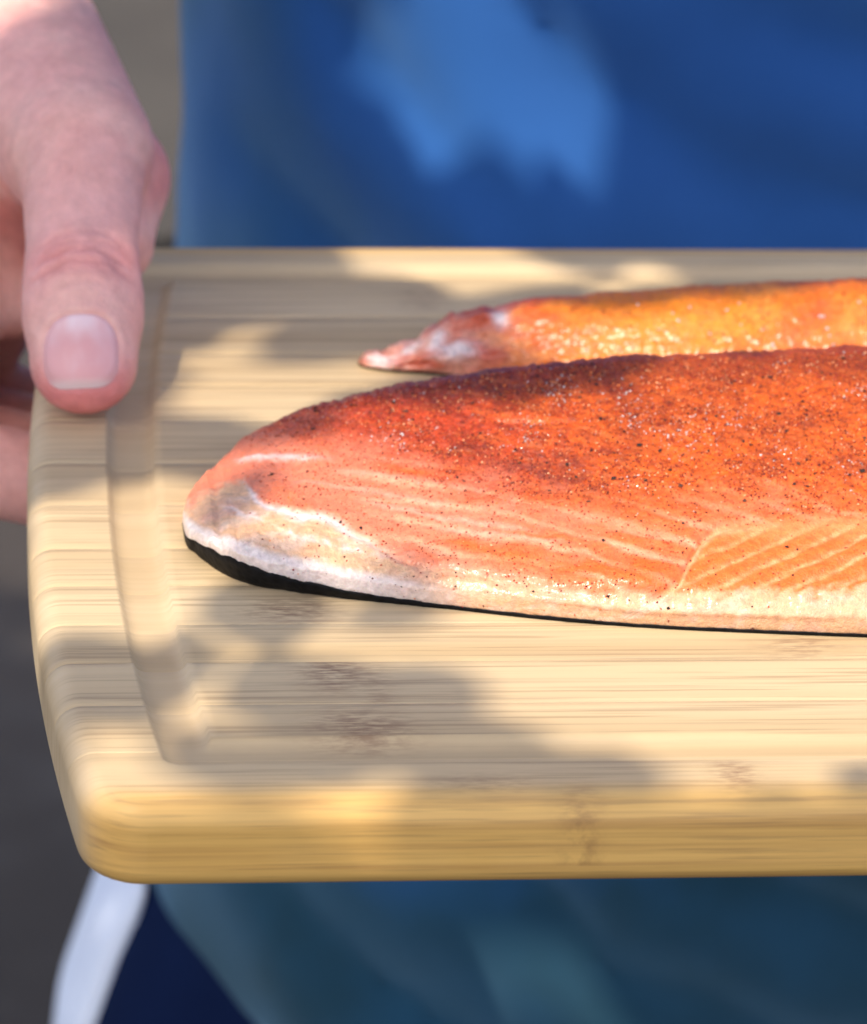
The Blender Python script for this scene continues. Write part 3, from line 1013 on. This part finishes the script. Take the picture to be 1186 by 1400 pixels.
def relief_front(s, v, P):
    py, nz_, nf, crm, fl, red_ = front_masks(s, v)
    la, lb = stripes(s, py)
    d = .35 * nz_ + .16 * nf
    d -= .2 * ss(.55, 1, la) * ss(430, 600, s) * (1 - red_) * (1 - crm) * (1 - fl)
    d -= .2 * ss(.3, .9, lb) * fl * (1 - crm)
    d += red_ * (.22 * fbm(s / 4.2, py / 3.0, o=2, seed=91) + .15 * fbm(s / 12, py / 8, o=2, seed=92))
    d -= .22 * ss(.55, 1, la) * red_ * ss(420, 560, s) * ss(-.3, .3, nf + nz_)
    sm = np.exp(-((py - seam_y(s)) / 5) ** 2) * ss(880, 905, s) * ss(1100, 1000, s)
    d -= .55 * sm
    d += .9 * np.exp(-(((s - 860) / 55) ** 2 + ((py - 795) / 22) ** 2))
    d += .5 * np.exp(-(((s - 700) / 45) ** 2 + ((py - 765) / 16) ** 2))
    d -= .5 * np.exp(-((py - cream_y(s) - 12 * nz_) / 6) ** 2) * ss(330, 380, s) * ss(900, 700, s)
    d += .35 * np.exp(-((py - 628 - .035 * (s - 340)) / 6) ** 2) * ss(312, 335, s) * ss(470, 390, s)
    cut = np.exp(-((py - 577 - .02 * (s - 700)) / 3) ** 2) * ss(660, 690, s) * ss(800, 770, s)
    d -= .6 * cut
    tear = fbm(s / 26, py / 26, o=3, seed=95) * ss(.9, 1.0, v) * .5
    return d * np.clip(v * 8, 0, 1) * np.clip((s - 249) / 18, .05, 1) + tear * np.clip((s - 250) / 80, 0, 1)
s_front = np.concatenate([250 + 60 * np.linspace(0, 1, 50) ** 2.2, np.arange(312, 1230, 1.9), np.linspace(1232, 2800, 150)])
front = fillet('salmon_fillet', 'large orange salmon fillet in front, rubbed with red seasoning, black skin edge below', f_near, f_ridge, f_back, paint_front, relief_front, s_front, 210, 1)

# rear fillet
r_near = [(486, -134.0, 58.2, .4), (495, -133.2, 56.6, .5), (510, -131.2, 55.4, .6), (560, -124.2, 53.6, .6), (600, -118.5, 52.3, .6), (650, -111.3, 50.0, .6), (740, -99, 45.5, .6), (850, -84, 40, .6), (1000, -63, 35, .6), (1186, -37, 31, .6), (1500, 8, 28, .6), (2000, 80, 30, .6), (2600, 158, 40, .6)]
r_ridge = [(486, -133.8, 58.8, .9), (495, -132.8, 59.4, 1.6), (510, -130.8, 59.2, 1.6), (530, -128.6, 57.8, 2.3), (560, -124.3, 57.0, 4.6), (600, -118.7, 58.0, 9.0), (650, -111.6, 57.6, 10.8), (700, -104.6, 57.0, 12), (740, -98.8, 56.2, 13), (850, -83.3, 54, 15), (1000, -62, 52, 17), (1186, -35.6, 49.5, 19), (1500, 9, 48, 20.5), (2000, 80, 50, 20), (2600, 158, 52, 10)]
r_back = [(486, .1, .6), (510, .5, 4), (560, 1, 8), (650, 1, 14), (850, 1, 20), (1500, 1, 26), (2600, 2, 14)]
def paint_rear(s, v, P):
    nz_ = fbm(s / 45, v * 5, o=4, seed=161)
    nf = fbm(s / 9, v * 16, o=3, seed=162)
    c = np.broadcast_to(LC(206, 80, 30), s.shape + (3,)).copy()
    c = mixn(c, LC(240, 138, 22), np.clip(ss(680, 830, s) * (1 - .5 * ss(1000, 1100, s)) + .5 * nz_, 0, 1))  # sunlit glow of the middle stretch painted in as brighter orange
    c = mixn(c, LC(236, 150, 70), np.clip(ss(.05, .6, nz_) * .5 + .5 * ss(.5, .2, v) * ss(760, 900, s) * ss(-.2, .4, nf), 0, 1))
    c = mixn(c, LC(234, 172, 150), ss(740, 580, s) * ss(-.45, .2, nz_) * .85)
    for s0, v0, a0, b0 in ((595, .72, 16, .28), (522, .55, 22, .5), (687, .92, 12, .16), (625, .42, 30, .16), (560, .95, 16, .2)):
        c = mixn(c, LC(238, 222, 222), np.clip(1.2 * np.exp(-(((s - s0) / a0) ** 2 + ((v - v0) / b0) ** 2)) + .2 * nf, 0, 1) * np.exp(-(((s - s0) / a0 / 1.7) ** 2 + ((v - v0) / b0 / 1.7) ** 2)))
    c = mixn(c, LC(150, 84, 50), ss(502, 490, s) * .7)
    c = mixn(c, spice, np.clip(.25 * ss(640, 720, s) * ss(0, .5, nf), 0, 1))
    return np.clip(c, .002, 1)
def relief_rear(s, v, P):
    return ((.5 + 1.9 * ss(740, 600, s)) * fbm(s / 32, v * 4, o=4, seed=161) + .2 * fbm(s / 8, v * 18, o=2, seed=163)) * np.clip(v * 6, 0, 1) * np.clip((s - 486) / 40, .05, 1)
s_rear = np.concatenate([486 + 50 * np.linspace(0, 1, 30) ** 1.8, np.arange(539, 1230, 3.0), np.linspace(1234, 2600, 90)])
rear = fillet('salmon_fillet', 'smaller blurred salmon fillet lying behind the large front one, pale torn tip', r_near, r_ridge, r_back, paint_rear, relief_rear, s_rear, 90, 2)

# ------------------------------------------------------------------ seasoning on the fillets (joined: too small to pick apart)
def grains(name, root, mat, pts, nrm_, size, cols, sink=.3, flat=.7):
    n = len(pts)
    o6 = np.array([(1, 0, 0), (-1, 0, 0), (0, 1, 0), (0, -1, 0), (0, 0, 1), (0, 0, -1)], float)
    fc = np.array([(0, 2, 4), (2, 1, 4), (1, 3, 4), (3, 0, 4), (2, 0, 5), (1, 2, 5), (3, 1, 5), (0, 3, 5)])
    J = o6[None] * (1 + RS.uniform(-.45, .35, (n, 6, 1))) + RS.uniform(-.22, .22, (n, 6, 3))
    J[:, :, 2] *= flat
    th = RS.uniform(0, 6.283, n)
    a = np.stack([np.cos(th), np.sin(th), 0 * th], 1)
    tx = a - nrm_ * (a * nrm_).sum(1)[:, None]
    tx /= np.linalg.norm(tx, axis=1)[:, None]
    ty = np.cross(nrm_, tx)
    V = J[:, :, :1] * tx[:, None] + J[:, :, 1:2] * ty[:, None] + J[:, :, 2:] * nrm_[:, None]
    V = V * size[:, None, None] + (pts + nrm_ * (size * sink)[:, None])[:, None]
    T = (fc[None] + 6 * np.arange(n)[:, None, None]).reshape(-1, 3)
    o = mesh(name, V.reshape(-1, 3), tris=T, mat=mat, parent=root, smooth=False, colors=np.repeat(cols, 6, 0))
    o['kind'] = 'stuff'
    return o


sp_m, t, b = material('spice', 0.75)
at = N(t, 'ShaderNodeAttribute', attribute_name='col')
t.links.new(at.outputs[0], b.inputs['Base Color'])
salt_m, t, b = material('salt', 0.15, (.85, .82, .80))
b.inputs['Transmission Weight'].default_value = .35
def scatter(fl, n, dens):
    root, O, Vm, nn, Sg, vm, kr = fl
    P_, N_ = [], []
    got = 0
    for _ in range(60):
        i = RS.randint(0, Vm.shape[0] - 1, 4 * n)
        j = RS.randint(0, kr + 4, 4 * n)
        area = np.linalg.norm(Vm[i + 1, j] - Vm[i, j], axis=1) * np.linalg.norm(Vm[i, j + 1] - Vm[i, j], axis=1)
        keep = RS.rand(4 * n) < np.clip(area / .16, 0, 1) * dens(Sg[i, j], vm[i, j])
        i, j = i[keep], j[keep]
        a, c_ = RS.rand(len(i))[:, None], RS.rand(len(i))[:, None]
        P_.append(Vm[i, j] + a * (Vm[i + 1, j] - Vm[i, j]) + c_ * (Vm[i, j + 1] - Vm[i, j]))
        N_.append(nn[i, j])
        got += len(i)
        if got > n:
            break
    return np.concatenate(P_)[:n] * MM - O, np.concatenate(N_)[:n]
def d_rub(s, v):
    py, nz_, nf, crm, fl, red_ = front_masks(s, v)
    return np.clip((red_ * (.45 + .55 * ss(-.3, .4, fbm(s / 50, py / 30, o=3, seed=71))) * (.25 + .75 * ss(-.35, .3, fbm(s / 14, py / 10, o=3, seed=72))) + .09 * (1 - red_) * (1 - crm) + .012 * crm) * (1 - .8 * fl) * ss(300, 380, s), 0, 1)
def d_pep(s, v):
    py, nz_, nf, crm, fl, red_ = front_masks(s, v)
    return np.clip(.25 + .5 * red_, 0, 1) * ss(300, 400, s)
def d_salt(s, v):  # salt, clustered to put in the moist white glints too
    py, nz_, nf, crm, fl, red_ = front_masks(s, v)
    cl = 0
    for s0, y0, r in ((540, 605, 26), (595, 598, 16), (860, 668, 16), (812, 680, 8), (870, 580, 22), (990, 570, 20), (930, 595, 34), (1060, 620, 18), (1160, 650, 20), (760, 540, 22), (850, 545, 24), (560, 672, 9), (1175, 535, 20), (1050, 660, 12), (1000, 580, 14), (720, 600, 30)):
        cl = cl + np.exp(-(((s - s0) / r) ** 2 + ((py - y0) / (r * .7)) ** 2))
    return np.clip(cl + .03 * red_, 0, 1) * (red_ > .1)
n = 46000
p, q = scatter(front, n, d_rub)
n = len(p)
pal = np.array([LC(150, 40, 18), LC(110, 30, 16), LC(180, 66, 26), LC(70, 24, 16), LC(226, 120, 56), LC(240, 176, 130)])
cs = pal[RS.choice(6, n, p=[.28, .22, .20, .14, .10, .06])]
grains('seasoning', front[0], sp_m, p, q, (.085 + .16 * RS.rand(n) ** 2.4) * MM, cs, .35)
n = 430
p, q = scatter(front, n, d_pep)
n = len(p)
cs = np.array([LC(44, 22, 16), LC(24, 14, 12), LC(84, 44, 28)])[RS.choice(3, n)]
grains('pepper_flakes', front[0], sp_m, p, q, (.18 + .36 * RS.rand(n) ** 2.2) * MM, cs, .35, .5)
n = 650
p, q = scatter(front, n, d_salt)
n = len(p)
grains('salt_grains', front[0], salt_m, p, q, (.10 + .16 * RS.rand(n) ** 2) * MM, np.ones((n, 3)), .4, .8)
n = 1500
p, q = scatter(rear, n, lambda s, v: ss(640, 760, s) * .7)
n = len(p)
cs = pal[RS.choice(6, n, p=[.28, .2, .2, .12, .12, .08])]
grains('seasoning', rear[0], sp_m, p, q, (.10 + .18 * RS.rand(n) ** 2) * MM, cs, .35)
n = 90
p, q = scatter(rear, n, lambda s, v: ss(760, 1000, s) * .8)
grains('salt_grains', rear[0], salt_m, p, q, (.25 + .3 * RS.rand(len(p)) ** 2) * MM, np.ones((len(p), 3)), .4, .8)

# ------------------------------------------------------------------ tree whose leaves dapple the light
leaf_m, t, b = material('leaf', 0.55)
oi = N(t, 'ShaderNodeNewGeometry')
c = ramp(t, oi.outputs['Random Per Island'], 0, 1, (0.030, 0.075, 0.018), (0.07, 0.12, 0.03))
t.links.new(c, b.inputs['Base Color'])
bark_m, t, b = material('bark', 0.9)
v = coords(t, (1, 1, .25))
c = mixc(t, ramp(t, noise(t, v, 30, 5), .35, .65), (0.05, 0.035, 0.025), (0.14, 0.11, 0.085))
t.links.new(c, b.inputs['Base Color'])
bump(t, b, noise(t, v, 40, 5), .8, .01)
tree = empty('tree', 'leafy tree beside the person whose low branch dapples the board with sunlight', 'tree', (-1.5, -.1, GZ))
TO = np.array([-1.5, -.1, GZ])
def tube(path, rad, ns=9):
    path = np.array(path, float)
    V, Q = [], []
    for i, p in enumerate(path):
        tg = path[min(i + 1, len(path) - 1)] - path[max(i - 1, 0)]
        tg /= np.linalg.norm(tg)
        a = np.cross(tg, [.3, .8, .2])
        a /= np.linalg.norm(a)
        bb = np.cross(tg, a)
        for k in range(ns):
            an = 2 * math.pi * k / ns
            V.append(p + rad[i] * (a * math.cos(an) + bb * math.sin(an)))
    for i in range(len(path) - 1):
        for k in range(ns):
            Q.append((i * ns + k, i * ns + (k + 1) % ns, (i + 1) * ns + (k + 1) % ns, (i + 1) * ns + k))
    return np.array(V), np.array(Q)
V, Q = tube([(-1.5, -.1, -1.07), (-1.49, -.1, -.4), (-1.46, -.12, .3), (-1.43, -.12, 1.2), (-1.45, -.1, 2.2)], [.13, .10, .09, .07, .03], 14)
mesh('trunk', V - TO, Q, mat=bark_m, parent=tree)
V, Q = tube([(-1.46, -.12, .5), (-1.1, -.2, .74), (-.7, -.22, .83), (-.4, -.22, .85), (-.1, -.18, .82), (.2, -.1, .78)], [.035, .022, .014, .009, .006, .003], 8)
mesh('branch', V - TO, Q, mat=bark_m, parent=tree)
# gaps between the leaves, given as sunlit places (mm)
Sn = np.array(S)
def onplane(p):
    p = np.array(p, float) * MM
    return (p - Sn * (p[2] / Sn[2]))[:2] / MM
gaps = []
gap_p = []
def gap_(pts, z=0, p=0.0):
    gap_p.append(p)
    gaps.append(np.array([onplane((q[0], q[1], z) if len(q) == 2 else q) for q in pts]))
gap_([(-171, 42), (-166, 62), (-148, 62), (-147, 29), (-171, 29)])
gap_([(-200, -10), (-184, -10), (-172, -32), (-175, -56), (-183, -62), (-200, -60)])
gap_([(-128, 132), (-102, 132), (-99, 112), (-120, 112)])
gap_([(-78, -68), (-50, -72), (40, -72), (40, -112), (-70, -112), (-88, -100)])
gap_([(-163, -76), (-146, -74), (-148, -96), (-160, -98)], p=3.2)
gap_([(-186, -108), (-150, -112), (-152, -124), (-182, -124)], p=1.6)
gap_([(-140, -76), (-95, -78), (-90, -126), (-138, -126)], p=2.6)
gap_([(-100, 52), (-66, 50), (-62, 40), (-100, 44)], 14)
gap_([(-84, -46), (-30, -50), (-20, -4), (-76, -4)], 20)
gap_([(-128, -34), (-90, -40), (-86, -8), (-120, -6)], 16, p=2.2)
gap_([(-125, -60), (-78, -64), (-76, -44), (-120, -40)], 8, p=1.4)
gap_([(-150, -50), (-100, -62), (-30, -68), (-20, 4), (-100, 4), (-140, -6)], 12, p=.55)
gap_([(-166, -40), (-135, -46), (-132, -22), (-160, -18)], 8, p=.8)
gap_([(-30, 60), (30, 60), (60, 36), (-70, 36)], 16, p=.5)
gap_([(-138, 275, 56), (-104, 275, 56), (-70, 275, 28), (-58, 275, -2), (-80, 275, -12), (-110, 275, 8)])
gap_([(-92, 272, -228), (-65, 272, -228), (-45, 272, -265), (-75, 272, -255)])
gap_([(-225, 104, 62), (-203, 108, 62), (-206, 135, 62), (-225, 150, 62)], p=.55)
def polydist(P, poly):
    inside = np.zeros(len(P), bool)
    dmin = np.full(len(P), 1e9)
    for a, b_ in zip(poly, np.roll(poly, -1, 0)):
        ab = b_ - a
        h = np.clip(((P - a) @ ab) / (ab @ ab), 0, 1)
        dmin = np.minimum(dmin, np.linalg.norm(P - a - h[:, None] * ab, axis=1))
        c1 = (a[1] > P[:, 1]) != (b_[1] > P[:, 1])
        xi = a[0] + (P[:, 1] - a[1]) / (b_[1] - a[1] + 1e-9) * (b_[0] - a[0])
        inside ^= c1 & (P[:, 0] < xi)
    return np.where(inside, -dmin, dmin)
def leaf_mesh(cen, L, seed):
    r = np.random.RandomState(seed)
    n = len(cen)
    prof = [(-.5, 0.02), (-.25, .30), (.05, .36), (.3, .22), (.5, .01)]
    V0 = []
    for a, wv in prof:
        V0 += [(a, -wv, .06), (a, 0, 0), (a, wv, .06)]
    V0 = np.array(V0)
    F0 = []
    for i in range(4):
        for k in (0, 1):
            F0.append((3 * i + k, 3 * i + 3 + k, 3 * i + 4 + k, 3 * i + 1 + k))
    F0 = np.array(F0)
    th = r.uniform(0, 6.283, n)
    nr = r.normal(0, .35, (n, 3)) + np.array([Sn[0], Sn[1], Sn[2]])
    nr /= np.linalg.norm(nr, axis=1)[:, None]
    a = np.stack([np.cos(th), np.sin(th), 0 * th], 1)
    tx = a - nr * (a * nr).sum(1)[:, None]
    tx /= np.linalg.norm(tx, axis=1)[:, None]
    ty = np.cross(nr, tx)
    V = (V0[None, :, :1] * tx[:, None] + V0[None, :, 1:2] * ty[:, None] + V0[None, :, 2:] * nr[:, None]) * L[:, None, None] + cen[:, None]
    return V.reshape(-1, 3), (F0[None] + 15 * np.arange(n)[:, None, None]).reshape(-1, 4)
RS = np.random.RandomState(7)
n = 3600
pp = np.stack([RS.uniform(-330, 260, n), RS.uniform(-300, 480, n)], 1)
Ls_ = RS.uniform(24, 46, n)
keep = np.ones(n, bool)
for gp, pk in zip(gaps, gap_p):
    keep &= (polydist(pp, gp) > Ls_ * .36) | ((RS.rand(n) < pk * .12) & (Ls_ < 36))
pp, Ls_ = pp[keep], Ls_[keep]
for q_, m_ in (((-190, 46, 22), 12), ((-189, 60, 30), 12), ((-188, 80, 42), 12), ((-192, 36, 12), 6)):      # a spray of leaves that keeps the thumb in shade
    cp = onplane(q_) + RS.normal(0, 6, (m_, 2))
    cl_ = RS.uniform(18, 28, m_)
    ok_ = np.min([polydist(cp, g_) for g_ in gaps], 0) > cl_ * .3
    pp, Ls_ = np.concatenate([pp, cp[ok_]]), np.concatenate([Ls_, cl_[ok_]])
zz = RS.uniform(.70, 1.02, len(pp))
cen = np.stack([pp[:, 0] * MM, pp[:, 1] * MM, 0 * zz], 1) + Sn[None] * (zz / Sn[2])[:, None]
V1, Q1 = leaf_mesh(cen, Ls_ * MM, 5)
# upper crown
n = 2600
d3 = RS.normal(0, 1, (n, 3))
d3 /= np.linalg.norm(d3, axis=1)[:, None]
cen = np.array([-1.45, -.1, 2.1]) + d3 * np.array([.85, .85, .7]) * (RS.rand(n) ** .45)[:, None]
V2_, Q2_ = leaf_mesh(cen, RS.uniform(.06, .11, n), 6)
o = mesh('crown', np.concatenate([V1, V2_]) - TO, np.concatenate([Q1, Q2_ + len(V1)]), mat=leaf_m, parent=tree)
o['kind'] = 'stuff'
